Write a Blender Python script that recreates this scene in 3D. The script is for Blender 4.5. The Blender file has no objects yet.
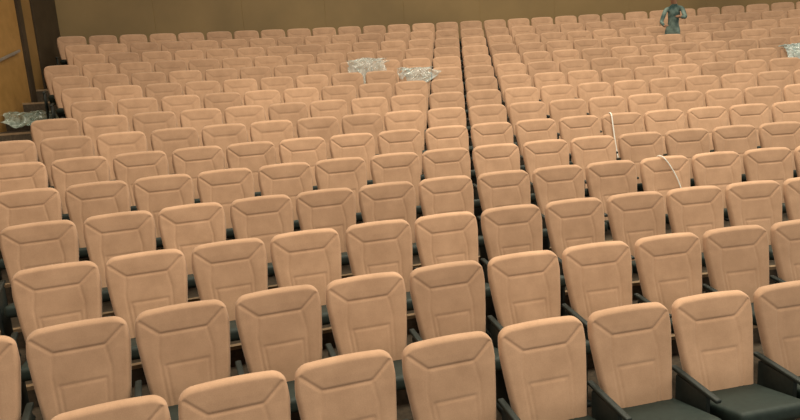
import bpy, bmesh, math, random
from mathutils import Vector, Matrix, noise
random.seed(4)
CX,CY,CZ,YAW,PIT,ROL,F,D,H1,K1,CUR,C0=-8.2688,-4.9019,2.3630,-0.1045,-0.1997,-0.0616,640.2775,0.8125,0.1505,0.0022,0.0450,15.3986
R0=1/CUR; W=0.56
RANGES=[(-3,4),(-5,5),(-5,6),(-6,7),(-7,7),(-8,8),(-9,9),(-9,10),(-9,10),(-10,11),(-11,12),(-12,13),(-12,13),(-13,14),(-14,15)]
NR=len(RANGES)
def rad(r): return R0+r*D
def zf(r): return (r*H1+K1*r*r if r>0 else 0.0)+(.0016*(r-8)**2 if r>8 else 0)
def ang(r,i): return (i-C0)*W/rad(r)
def pol(R,a,z=0): return Vector((R*math.sin(a),R*math.cos(a)-R0,z))
def seatpos(r,i): return pol(rad(r),ang(r,i),zf(r))
def seatmat(r,i): return Matrix.Translation(seatpos(r,i))@Matrix.Rotation(-ang(r,i),4,'Z')
S=bpy.context.scene
col=S.collection
# camera
fw=Vector((math.sin(YAW)*math.cos(PIT),math.cos(YAW)*math.cos(PIT),math.sin(PIT)))
rt=Vector((math.cos(YAW),-math.sin(YAW),0)); up=rt.cross(fw)
rt2=rt*math.cos(ROL)+up*math.sin(ROL); up2=-rt*math.sin(ROL)+up*math.cos(ROL)
cam=bpy.data.cameras.new("camera"); co=bpy.data.objects.new("camera",cam); col.objects.link(co)
M=Matrix((rt2,up2,-fw)).transposed().to_4x4(); M.translation=Vector((CX,CY,CZ)); co.matrix_world=M
cam.sensor_width=36; cam.lens=F*36/800; S.camera=co
# materials
def mat(name,c,rough=.6,c2=None,bump=0,scale=200,metal=0):
    m=bpy.data.materials.new(name); m.use_nodes=True; nt=m.node_tree; b=nt.nodes["Principled BSDF"]
    b.inputs["Base Color"].default_value=(*c,1); b.inputs["Roughness"].default_value=rough; b.inputs["Metallic"].default_value=metal
    if c2 is not None or bump:
        tc=nt.nodes.new("ShaderNodeTexCoord"); n=nt.nodes.new("ShaderNodeTexNoise"); n.inputs["Scale"].default_value=scale; n.inputs["Detail"].default_value=4
        nt.links.new(tc.outputs["Object"],n.inputs["Vector"])
        if c2 is not None:
            mx=nt.nodes.new("ShaderNodeValToRGB"); mx.color_ramp.elements[0].color=(*c,1); mx.color_ramp.elements[1].color=(*c2,1)
            mx.color_ramp.elements[0].position=.35; mx.color_ramp.elements[1].position=.65
            nt.links.new(n.outputs["Fac"],mx.inputs["Fac"]); nt.links.new(mx.outputs["Color"],b.inputs["Base Color"])
        if bump:
            bp=nt.nodes.new("ShaderNodeBump"); bp.inputs["Strength"].default_value=bump; bp.inputs["Distance"].default_value=.002
            nt.links.new(n.outputs["Fac"],bp.inputs["Height"]); nt.links.new(bp.outputs["Normal"],b.inputs["Normal"])
    return m
def fabric():
    m=bpy.data.materials.new("tan_fabric"); m.use_nodes=True; nt=m.node_tree; b=nt.nodes["Principled BSDF"]; L=nt.links.new
    b.inputs["Roughness"].default_value=.95; b.inputs["Specular IOR Level"].default_value=.2
    b.inputs["Sheen Weight"].default_value=.3; b.inputs["Sheen Tint"].default_value=(.95,.82,.70,1)
    tc=nt.nodes.new("ShaderNodeTexCoord"); oi=nt.nodes.new("ShaderNodeObjectInfo")
    add=nt.nodes.new("ShaderNodeVectorMath"); add.operation='ADD'; L(tc.outputs["Object"],add.inputs[0]); 
    sc=nt.nodes.new("ShaderNodeMath"); sc.operation='MULTIPLY'; sc.inputs[1].default_value=37; L(oi.outputs["Random"],sc.inputs[0]); L(sc.outputs[0],add.inputs[1])
    n1=nt.nodes.new("ShaderNodeTexNoise"); n1.inputs["Scale"].default_value=6; n1.inputs["Detail"].default_value=5; n1.inputs["Roughness"].default_value=.6; L(add.outputs[0],n1.inputs["Vector"])
    n2=nt.nodes.new("ShaderNodeTexNoise"); n2.inputs["Scale"].default_value=220; n2.inputs["Detail"].default_value=3; L(add.outputs[0],n2.inputs["Vector"])
    r=nt.nodes.new("ShaderNodeValToRGB"); r.color_ramp.elements[0].color=(.40,.242,.152,1); r.color_ramp.elements[1].color=(.60,.378,.25,1); r.color_ramp.elements[0].position=.25; r.color_ramp.elements[1].position=.75
    mx=nt.nodes.new("ShaderNodeMath"); mx.operation='MULTIPLY_ADD'; mx.inputs[1].default_value=.35; L(n2.outputs["Fac"],mx.inputs[0])
    m2=nt.nodes.new("ShaderNodeMath"); m2.operation='MULTIPLY'; m2.inputs[1].default_value=.65; L(n1.outputs["Fac"],m2.inputs[0]); L(m2.outputs[0],mx.inputs[2]); L(mx.outputs[0],r.inputs["Fac"])
    hs=nt.nodes.new("ShaderNodeHueSaturation"); L(r.outputs["Color"],hs.inputs["Color"])
    mr=nt.nodes.new("ShaderNodeMapRange"); mr.inputs["To Min"].default_value=.86; mr.inputs["To Max"].default_value=1.1; L(oi.outputs["Random"],mr.inputs["Value"]); L(mr.outputs[0],hs.inputs["Value"])
    L(hs.outputs["Color"],b.inputs["Base Color"])
    bp=nt.nodes.new("ShaderNodeBump"); bp.inputs["Strength"].default_value=.25; bp.inputs["Distance"].default_value=.002; L(n2.outputs["Fac"],bp.inputs["Height"]); L(bp.outputs["Normal"],b.inputs["Normal"])
    return m
FAB=fabric()
GRN=mat("dark_green_plastic",(.006,.016,.014),.65,c2=(.011,.024,.020),scale=30)
BLK=mat("black_green_plastic",(.007,.013,.012),.6,c2=(.013,.021,.019),scale=40)
FLR=mat("dark_carpet",(.065,.048,.032),.9,c2=(.10,.073,.048),scale=30)
NOS=mat("tan_step_edge",(.33,.22,.13),.6,c2=(.4,.28,.17),scale=20)
WALL=mat("olive_gold_panel",(.20,.132,.050),.6,c2=(.27,.178,.070),scale=.6)
DWALL=mat("golden_brown_wood_wall",(.24,.135,.042),.6,c2=(.29,.165,.054),scale=2)
FRM=mat("dark_brown_frame_and_recess",(.04,.025,.012),.6,c2=(.055,.036,.018),scale=4)
DOORM=mat("golden_brown_wood",(.34,.185,.055),.5,c2=(.40,.22,.07),scale=6)
CEIL=mat("ceiling_plaster",(.5,.45,.36),.9,c2=(.55,.5,.4),scale=3)
METL=mat("grey_metal",(.3,.28,.25),.45,c2=(.36,.33,.3),scale=10,metal=.5)
WHT=mat("white_cable",(.85,.84,.8),.4,c2=(.9,.9,.86),scale=20)
def filmmat(name,c,c2,alpha):
    m=mat(name,c,.14,c2=c2,scale=12); b=m.node_tree.nodes["Principled BSDF"]; b.inputs["Alpha"].default_value=alpha; b.inputs["Specular IOR Level"].default_value=1.0
    return m
PLA=filmmat("clear_plastic_film",(.50,.66,.66),(.82,.93,.95),.36)
PLD=filmmat("dull_green_film",(.22,.29,.24),(.52,.60,.54),.6)
PLT=filmmat("white_film",(.5,.70,.70),(.85,.94,.94),.6)
SKIN=mat("skin",(.30,.16,.10),.6,c2=(.34,.18,.11),scale=20)
TEAL=mat("teal_jacket",(.012,.045,.045),.8,c2=(.22,.30,.27),scale=6)
TRO=mat("dark_trousers",(.03,.035,.035),.8,c2=(.05,.055,.05),scale=20)
HAIR=mat("black_hair",(.012,.01,.008),.5,c2=(.025,.02,.016),scale=60)
def link(name,me,parent=None,m=None):
    o=bpy.data.objects.new(name,me); col.objects.link(o)
    if parent: o.parent=parent
    if m and me and not me.materials: me.materials.append(m)
    return o
def mesh(name,v,f,m,smooth=True):
    me=bpy.data.meshes.new(name); me.from_pydata([tuple(x) for x in v],[],f); me.update()
    if m: me.materials.append(m)
    if smooth: me.polygons.foreach_set("use_smooth",[True]*len(me.polygons))
    return me
# ---- backrest
BH=.63; TILT=math.radians(13)
def segd(px,pz,a,b):
    ax,az=a; bx,bz=b; dx,dz=bx-ax,bz-az; t=max(0,min(1,((px-ax)*dx+(pz-az)*dz)/(dx*dx+dz*dz)))
    return math.hypot(px-ax-t*dx,pz-az-t*dz)
HL=[(-.232,.572),(-.132,.484),(.132,.484),(.232,.572)]
LN=[(HL[k],HL[k+1]) for k in range(3)]
LN2=[((-.132,.484),(-.150,.36)),((-.150,.36),(-.128,.0)),((.132,.484),(.150,.36)),((.150,.36),(.128,.0)),((-.118,.300),(.118,.300)),((-.118,.300),(-.098,.0)),((.118,.300),(.098,.0))]
def backrest(nu,nv,grooves=True):
    v=[];f=[]
    def pt(u,w,side):
        tt=min(1,w/.84); hw=.205+.059*(.75*tt+.25*math.sin(tt*math.pi/2))
        if w>.84: hw-=.007*((w-.84)/.16)**2
        au=abs(u); top=BH-.013*u*u-(.064*(1-math.sqrt(max(0,1-((au-.72)/.28)**2))) if au>.72 else 0)
        x=u*hw; s=w*top
        de=min((1-au)*hw, top-s, s+.03)
        e=min(1,de/.026); prof=math.sqrt(max(0,1-(1-e)**2))
        if side==0:
            t=.034*prof+.010*math.exp(-((s-.15)/.12)**2)*(1-au**2)*prof
            t+=.005*prof*min(1,max(0,(abs(x)-.13)/.05))*min(1,max(0,(.55-s)/.1))
            t+=.003*prof*min(1,max(0,(s-.48)/.06))
            if grooves:
                d=min(segd(x,s,a,b) for a,b in LN); d2=min(segd(x,s,a,b) for a,b in LN2)
                t-=max(.0068*math.exp(-(d/.008)**2),.0042*math.exp(-(d2/.008)**2))*prof
            y=-t
        else: y=.020*prof
        q=s-BH
        return (x, y*math.cos(TILT)+q*math.sin(TILT), 1.0+q*math.cos(TILT))
    us=[-1+2*k/nu for k in range(nu+1)]
    us=[math.sin(x*math.pi/2)*.4+x*.6 for x in us]
    ws=[k/nv for k in range(nv+1)]; ws=[w*.7+.3*math.sin(w*math.pi/2) for w in ws]
    for side in (0,1):
        for w in ws:
            for u in us: v.append(pt(u,w,side))
    n=nu+1; off=n*(nv+1)
    for j in range(nv):
        for k in range(nu):
            a=j*n+k; f.append((a,a+1,a+1+n,a+n)); f.append((off+a,off+a+n,off+a+1+n,off+a+1))
    for k in range(nu):
        f.append((k,off+k,off+k+1,k+1)); t=nv*n; f.append((t+k,t+k+1,off+t+k+1,off+t+k))
    for j in range(nv):
        a=j*n; f.append((a,a+n,off+a+n,off+a)); a=j*n+nu; f.append((a,off+a,off+a+n,a+n))
    me=mesh("backrest",v,f,FAB)
    bm=bmesh.new(); bm.from_mesh(me); bmesh.ops.remove_doubles(bm,verts=bm.verts,dist=.0004); bmesh.ops.recalc_face_normals(bm,faces=bm.faces); bm.to_mesh(me); bm.free()
    me.polygons.foreach_set("use_smooth",[True]*len(me.polygons))
    return me
def rbox(sx,sy,sz,loc=(0,0,0),rot=0,bev=.01,seg=2,m=None,name="part",taper=None):
    bm=bmesh.new(); bmesh.ops.create_cube(bm,size=1)
    for q in bm.verts: q.co=Vector((q.co.x*sx,q.co.y*sy,q.co.z*sz))
    if taper:
        for q in bm.verts: taper(q)
    bmesh.ops.bevel(bm,geom=list(bm.edges)+list(bm.verts),offset=bev,segments=seg,affect='EDGES',profile=.6)
    bmesh.ops.transform(bm,matrix=Matrix.Translation(loc)@Matrix.Rotation(rot,4,'X'),verts=bm.verts)
    me=bpy.data.meshes.new(name); bm.to_mesh(me); bm.free(); me.materials.append(m)
    me.polygons.foreach_set("use_smooth",[True]*len(me.polygons))
    return me
def seat_t(q):
    if q.co.y<0: q.co.x*=.94
def parts(hi):
    sg=3 if hi else 1
    return {
     "backrest":backrest(84,96) if hi else backrest(40,46,True),
     "seat_pad":rbox(.46,.44,.085,(0,-.355,.450),math.radians(-12),.03,sg,GRN,"seat_pad",seat_t),
     "side_panel":rbox(.026,.28,.56,(-.28,-.25,.29),0,.010,sg,BLK,"side_panel"),
     "armrest":rbox(.038,.40,.024,(-.28,-.27,.585),math.radians(4),.010,sg,BLK,"armrest"),
     "foot":rbox(.06,.34,.03,(-.28,-.26,.015),0,.008,1,BLK,"foot"),
    }
HI=parts(True); LO=parts(False)
def joined(P,name):
    bm=bmesh.new(); ms=[]
    for k,me in P.items():
        n0=len(bm.faces); bm.from_mesh(me); bm.faces.ensure_lookup_table()
        mm=me.materials[0]
        if mm not in ms: ms.append(mm)
        for f in bm.faces[n0:]: f.material_index=ms.index(mm)
    me=bpy.data.meshes.new(name); bm.to_mesh(me); bm.free()
    for m in ms: me.materials.append(m)
    return me
LOJ=joined(LO,"auditorium_seat")
LAB="tan fabric auditorium seat with stitched back and black armrests"
SPECIAL={(10,-3):"tan fabric auditorium seat draped with crumpled clear plastic film",
 (9,-1):"tan fabric auditorium seat draped with crumpled clear plastic film",
 (9,11):"tan fabric auditorium seat draped with white plastic film",
 (5,4):"tan fabric auditorium seat with white cable hanging over its back",
 (3,4):"tan fabric auditorium seat with thin white cable across its back"}
for r,(ia,ib) in enumerate(RANGES):
    for i in range(ia,ib+1):
        if r<=9:
            e=bpy.data.objects.new("auditorium_seat",None); e.empty_display_size=.2; col.objects.link(e)
            for k,me in (HI if r<6 else LO).items(): link(k,me,e)
        else:
            e=link("auditorium_seat",LOJ)
        e.location=seatpos(r,i+random.uniform(-.010,.010)); e.rotation_euler=(0,0,-ang(r,i)+random.uniform(-.012,.012))
        e["label"]=SPECIAL.get((r,i),LAB); e["category"]="seat"; e["group"]="rows of auditorium seats"
# ---- floor terraces with tan nosings
a0,a1=ang(0,-26),ang(0,26); NA=60
rings=[(R0-9,0.0,0)]
for r in range(1,NR+1):
    Rr=rad(r)-.69
    rings+= [(Rr-.04,zf(r-1),0),(Rr-.04,zf(r)-.03,0),(Rr-.045,zf(r),1),(Rr,zf(r),0)]
rings.append((rad(NR+2),zf(NR),0))
v=[];f=[];mi=[]
for R,z,_ in rings:
    for k in range(NA+1): v.append(pol(R,a0+(a1-a0)*k/NA,z))
for j in range(len(rings)-1):
    nos=rings[j][2]==1 or rings[j+1][2]==1
    for k in range(NA):
        q=j*(NA+1)+k; f.append((q,q+1,q+NA+2,q+NA+1)); mi.append(1 if nos else 0)
me=mesh("floor",v,f,FLR,False); me.materials.append(NOS); me.polygons.foreach_set("material_index",mi)
fl=link("floor",me); fl["kind"]="structure"
# ---- back wall
RB=rad(NR-1)+1.1; aL=ang(NR,-15.2); v=[];f=[]; NW=14
for k in range(NW):
    b0=aL+(a1-aL)*k/NW; b1=aL+(a1-aL)*(k+1)/NW; g=.008/RB
    for a,R in ((b0,RB+.004),(b0+g,RB),(b0*.66+b1*.34,RB),(b0*.33+b1*.67,RB),(b1-g,RB),(b1,RB+.004)):
        v.append(pol(R,a,0)); v.append(pol(R,a,8))
n=len(v)//2
for k in range(n-1): f.append((2*k,2*k+1,2*k+3,2*k+2))
wb=link("wall_back",mesh("wall_back",v,f,WALL,False)); wb["kind"]="structure"
# ---- left wall: from the back corner along the side aisle
A=pol(RB+.1,aL); B=pol(rad(10),ang(10,-13.4)); dr=(B-A); L0=dr.length; dr.normalize(); nr=Vector((-dr.y,dr.x,0))
if nr.x<0: nr=-nr
def wbox(name,d0,d1,z0,z1,o0,o1,m,bev=.01,slope=0):
    bm=bmesh.new(); bmesh.ops.create_cube(bm,size=1)
    for q in bm.verts:
        t=q.co.x+.5
        d=d0+t*(d1-d0); o=o0+(q.co.y+.5)*(o1-o0); q.co=A+dr*d+nr*o+Vector((0,0,z0+(q.co.z+.5)*(z1-z0)+slope*t))
    bmesh.ops.recalc_face_normals(bm,faces=bm.faces)
    if bev: bmesh.ops.bevel(bm,geom=list(bm.edges),offset=bev,segments=2,affect='EDGES')
    me=bpy.data.meshes.new(name); bm.to_mesh(me); bm.free(); me.materials.append(m)
    return link(name,me)
wl=wbox("wall_left",-.1,L0+9,-.0,8,-.2,0,DWALL,0); wl["kind"]="structure"
dz=zf(10)
o=wbox("door_1",L0-2.2,L0+.3,dz+.0,dz+2.9,.0,.05,DOORM); o["kind"]="structure"
o=wbox("trim_1",L0-2.4,L0-2.2,dz-.1,dz+3.4,.0,.09,FRM); o["kind"]="structure"
o=wbox("dark_recess_panel",.10,1.5,zf(10),7.9,.0,.03,FRM); o["kind"]="structure"  # flat panel coloured dark to stand for the dark recess beside the back wall
r0_,r1_=L0-1.9,L0-.3
zz0=dz+1.50; sl=-.35
rail=wbox("handrail",r0_,r1_,zz0,zz0+.045,.09,.12,METL,.008,slope=sl)
rail["label"]="slanted grey metal handrail fixed on brown wall"; rail["category"]="handrail"
for t in (.15,.85):
    d=r0_+t*(r1_-r0_); zz=zz0+.01+sl*t
    b=wbox("bracket",d,d+.03,zz-.03,zz+.01,.04,.10,METL,.003); b.parent=rail
# ceiling
v=[pol(R0-9,a0+(a1-a0)*k/20,8) for k in range(21)]+[pol(RB+1,a0+(a1-a0)*k/20,8) for k in range(21)]
f=[(k,k+21,k+22,k+1) for k in range(20)]
c=link("ceiling",mesh("ceiling",v,f,CEIL,False)); c["kind"]="structure"
# ---- plastic film
def film(name,r,i,wd,path,m,label,seed,cat="plastic film",amp=.03,lift=0):
    nu,nt=44,56; v=[];f=[]
    MM=seatmat(r,i)
    for j in range(nt+1):
        t=j/nt*(len(path)-1); k=min(int(t),len(path)-2); q=t-k
        y=path[k][0]*(1-q)+path[k+1][0]*q; z=path[k][1]*(1-q)+path[k+1][1]*q
        for u in range(nu+1):
            s=u/nu-.5
            N=noise.noise_vector(Vector((s*4,t*1.2,seed))); fold=abs(noise.noise(Vector((s*9+t*1.0,t*.6,seed+9))))
            N2=noise.noise_vector(Vector((s*16,t*5,seed+4)))
            ed=1+.35*noise.noise(Vector((t*1.1,seed,1)))
            p=Vector((s*wd*ed+.12*noise.noise(Vector((t*.9,seed,7))),y,z))+N*amp*1.2+N2*amp*.45
            p.y-=fold*amp*2.4*(.3+.7*min(1,t/2)); p.z+=fold*amp*.8
            if j>nt*.5: p.z+=(j/nt-.5)*2*(.32*noise.noise(Vector((s*4,seed,3)))+.35*s*s)
            p.y-=amp*.6; p.z+=lift
            v.append(MM@p)
    for j in range(nt):
        for u in range(nu):
            a=j*(nu+1)+u; f.append((a,a+1,a+nu+2,a+nu+1))
    c0=sum(v,Vector())/len(v); v=[x-c0 for x in v]
    me=mesh(name,v,f,m); o=link(name,me); o.location=c0
    o["label"]=label; o["category"]=cat; return o
DR=[(.06,.92),(.035,1.0),(-.03,1.025),(-.085,.97),(-.12,.85),(-.17,.62)]
DR2=[(.06,.92),(.035,1.0),(-.03,1.015),(-.08,.97),(-.10,.88),(-.14,.72)]
film("plastic_film",10,-2.6,.64,DR,PLA,"crumpled clear bluish plastic film draped over tan seats",1,amp=.026)
film("plastic_film",9,-.95,.56,DR2,PLA,"thin clear plastic film hanging from a tan seat back",5,amp=.022)
film("plastic_film",9,11.1,.54,DR,PLT,"white plastic film bundled over a tan seat back",9,amp=.034)
film("plastic_film",10.9,-12.62,1.0,[(.55,.20),(.3,.26),(.0,.24),(-.25,.12),(-.5,.07),(-.7,.03)],PLD,"low heap of grey-green plastic film on aisle steps",13,amp=.05,lift=.04)
# ---- cables
def cable(name,r,i,pts,label,rd=.007):
    cu=bpy.data.curves.new(name,'CURVE'); cu.dimensions='3D'; cu.bevel_depth=rd; cu.bevel_resolution=2
    sp=cu.splines.new('NURBS'); sp.points.add(len(pts)-1); sp.use_endpoint_u=True; sp.order_u=3
    MM=seatmat(r,i); c0=MM@Vector(pts[0])
    for p,q in zip(sp.points,pts): p.co=(*(MM@Vector(q)-c0),1)
    t=bpy.data.objects.new("tmp",cu); col.objects.link(t); bpy.context.view_layer.update()
    me=bpy.data.meshes.new_from_object(t.evaluated_get(bpy.context.evaluated_depsgraph_get())); bpy.data.objects.remove(t)
    me.name=name; me.materials.clear(); me.materials.append(WHT)
    o=link(name,me); o.location=c0; o["label"]=label; o["category"]="cable"; return o
def onback(x,z): return (x, -(1-z)*math.tan(TILT)-.057, z)
cable("white_cable",5,4,[(-.15,.04,.9),(-.15,.02,1.0),(-.15,-.03,1.01),(-.15,-.06,.975),onback(-.148,.9),onback(-.145,.78),onback(-.14,.66),onback(-.13,.55),onback(-.125,.47)],"white cable hanging straight over a tan seat back",.008)
cable("white_cable",3,4,[(-.06,.04,.9),(-.06,.02,1.0),(-.045,-.03,1.015),(-.01,-.06,.98),onback(.04,.90),onback(.09,.80),onback(.12,.70),onback(.14,.62)],"thin white cable lying diagonally across a tan seat back",.006)
# ---- person
def person():
    J={};E=[];Rd=[];P=[]
    def add(n,p,r,par=None):
        J[n]=len(P); P.append(Vector(p)); Rd.append(r if isinstance(r,tuple) else (r,r))
        if par: E.append((J[par],J[n]))
    add("pelvis",(0,.02,.92),(.14,.10))
    add("waist",(0.01,.01,1.06),(.115,.09),"pelvis")
    add("chest",(0.02,-.03,1.24),(.145,.10),"waist")
    add("upper",(0.02,-.06,1.38),(.11,.08),"chest")
    add("neck",(0.02,-.08,1.47),(.052,.052),"upper")
    add("headb",(0.01,-.11,1.54),(.068,.078),"neck")
    add("head",(0,-.12,1.61),(.078,.095),"headb")
    add("crown",(0,-.11,1.67),(.06,.07),"head")
    AR={"a":[(-.15,-.06,1.37),(-.23,-.13,1.12),(-.17,-.33,1.02)],"b":[(.18,-.06,1.38),(.25,-.18,1.17),(.12,-.35,1.19)]}
    for s,n in((-1,"a"),(1,"b")):
        sh,el,wr=[Vector(q) for q in AR[n]]
        add("sh"+n,sh,.055,"upper")
        add("el"+n,el,.042,"sh"+n)
        add("wr"+n,wr,.028,"el"+n)
        pa=wr+Vector((-.03*s,-.06,.01)); add("pa"+n,pa,(.04,.022),"wr"+n)
        for q in range(4):
            b=pa+Vector(((q-1.5)*.018,-.035,.005)); l=[.03,.035,.033,.026][q]
            add("f%d%s"%(q,n),b,.009,"pa"+n); add("g%d%s"%(q,n),b+Vector((0,-l,-.01)),.008,"f%d%s"%(q,n)); add("h%d%s"%(q,n),b+Vector((0,-l-.012,-.035)),.007,"g%d%s"%(q,n))
        add("t"+n,pa+Vector((-.04*s,.01,0)),.010,"pa"+n); add("u"+n,pa+Vector((-.055*s,-.02,-.01)),.008,"t"+n)
        add("hi"+n,(.09*s,.02,.86),.085,"pelvis")
        add("kn"+n,(.10*s,-.02,.48),.058,"hi"+n)
        add("an"+n,(.10*s,.02,.09),.04,"kn"+n)
        add("to"+n,(.11*s,-.13,.035),(.04,.03),"an"+n)
    me=bpy.data.meshes.new("person"); me.from_pydata([tuple(p) for p in P],E,[]); me.update()
    o=bpy.data.objects.new("person",me); col.objects.link(o)
    o.modifiers.new("skin",'SKIN'); sb=o.modifiers.new("sub",'SUBSURF'); sb.levels=2; sb.render_levels=2
    for k,sv in enumerate(me.skin_vertices[0].data): sv.radius=Rd[k]; sv.use_root=(k==0)
    bpy.context.view_layer.update()
    dg=bpy.context.evaluated_depsgraph_get(); nm=bpy.data.meshes.new_from_object(o.evaluated_get(dg))
    o.modifiers.clear(); o.data=nm; nm.name="person"
    nm.materials.clear()
    for m in (TEAL,TRO,SKIN): nm.materials.append(m)
    for v_ in nm.vertices:
        c=v_.co
        if 1.56<c.z<1.625 and c.y<-.17 and abs(c.x)<.016: c.y-=.022
    for p in nm.polygons:
        c=p.center; p.use_smooth=True
        if c.z>1.47 or (c.y<-.345): p.material_index=2
        elif c.z<.80: p.material_index=1
        else: p.material_index=0
    bm=bmesh.new(); bmesh.ops.create_uvsphere(bm,u_segments=24,v_segments=16,radius=1)
    for q in bm.verts: q.co=Vector((q.co.x*.094,q.co.y*.108,q.co.z*.11))
    bmesh.ops.delete(bm,geom=[q for q in bm.verts if q.co.z<(.035 if q.co.y<-.03 else -.05)],context='VERTS')
    bmesh.ops.transform(bm,matrix=Matrix.Translation((0,-.105,1.635)),verts=bm.verts)
    hm=bpy.data.meshes.new("hair"); bm.to_mesh(hm); bm.free(); hm.materials.append(HAIR); hm.polygons.foreach_set("use_smooth",[True]*len(hm.polygons))
    link("hair",hm,o)
    for s in(-1,1):
        bm=bmesh.new(); bmesh.ops.create_uvsphere(bm,u_segments=10,v_segments=8,radius=.011); bmesh.ops.transform(bm,matrix=Matrix.Translation((.03*s,-.202,1.612)),verts=bm.verts)
        em=bpy.data.meshes.new("eye"); bm.to_mesh(em); bm.free(); em.materials.append(HAIR); link("eye",em,o)
        bm=bmesh.new(); bmesh.ops.create_uvsphere(bm,u_segments=10,v_segments=8,radius=1); bmesh.ops.transform(bm,matrix=Matrix.Translation((.084*s,-.11,1.60))@Matrix.Diagonal((.014,.022,.034,1)),verts=bm.verts)
        em=bpy.data.meshes.new("ear"); bm.to_mesh(em); bm.free(); em.materials.append(SKIN); link("ear",em,o)
    o["label"]="person in dark teal jacket with pale patches, arms bent"; o["category"]="person"
    return o
pe=person(); pe.location=pol(rad(12)-.68,ang(12,8.05),zf(12)); pe.rotation_euler=(0,0,-ang(12,8.05)-.4); pe.scale=(.92,.92,.92)
# lights: a warm pool over the centre seats, dimmer towards the sides and the rear
def area(loc,size,e,c):
    l=bpy.data.lights.new("ceiling_light",'AREA'); l.energy=e; l.color=c; l.size=size
    o=bpy.data.objects.new("ceiling_light",l); o.location=loc; col.objects.link(o)
for x,y,e in ((-16,-2,130),(-16,6,80),(-10,-4,300),(-10,2,320),(-10,9,110),(-5,-4,450),(-5,2,500),(-5,8,190),(2,-3,270),(2,3,250),(3,9,140)):
    area((x,y,7.8),2.6,e*.83,(1,.90,.70))
w=bpy.data.worlds.new("world"); S.world=w; w.use_nodes=True; w.node_tree.nodes["Background"].inputs[0].default_value=(1,.95,.86,1); w.node_tree.nodes["Background"].inputs[1].default_value=.44
S.view_settings.view_transform='Standard'
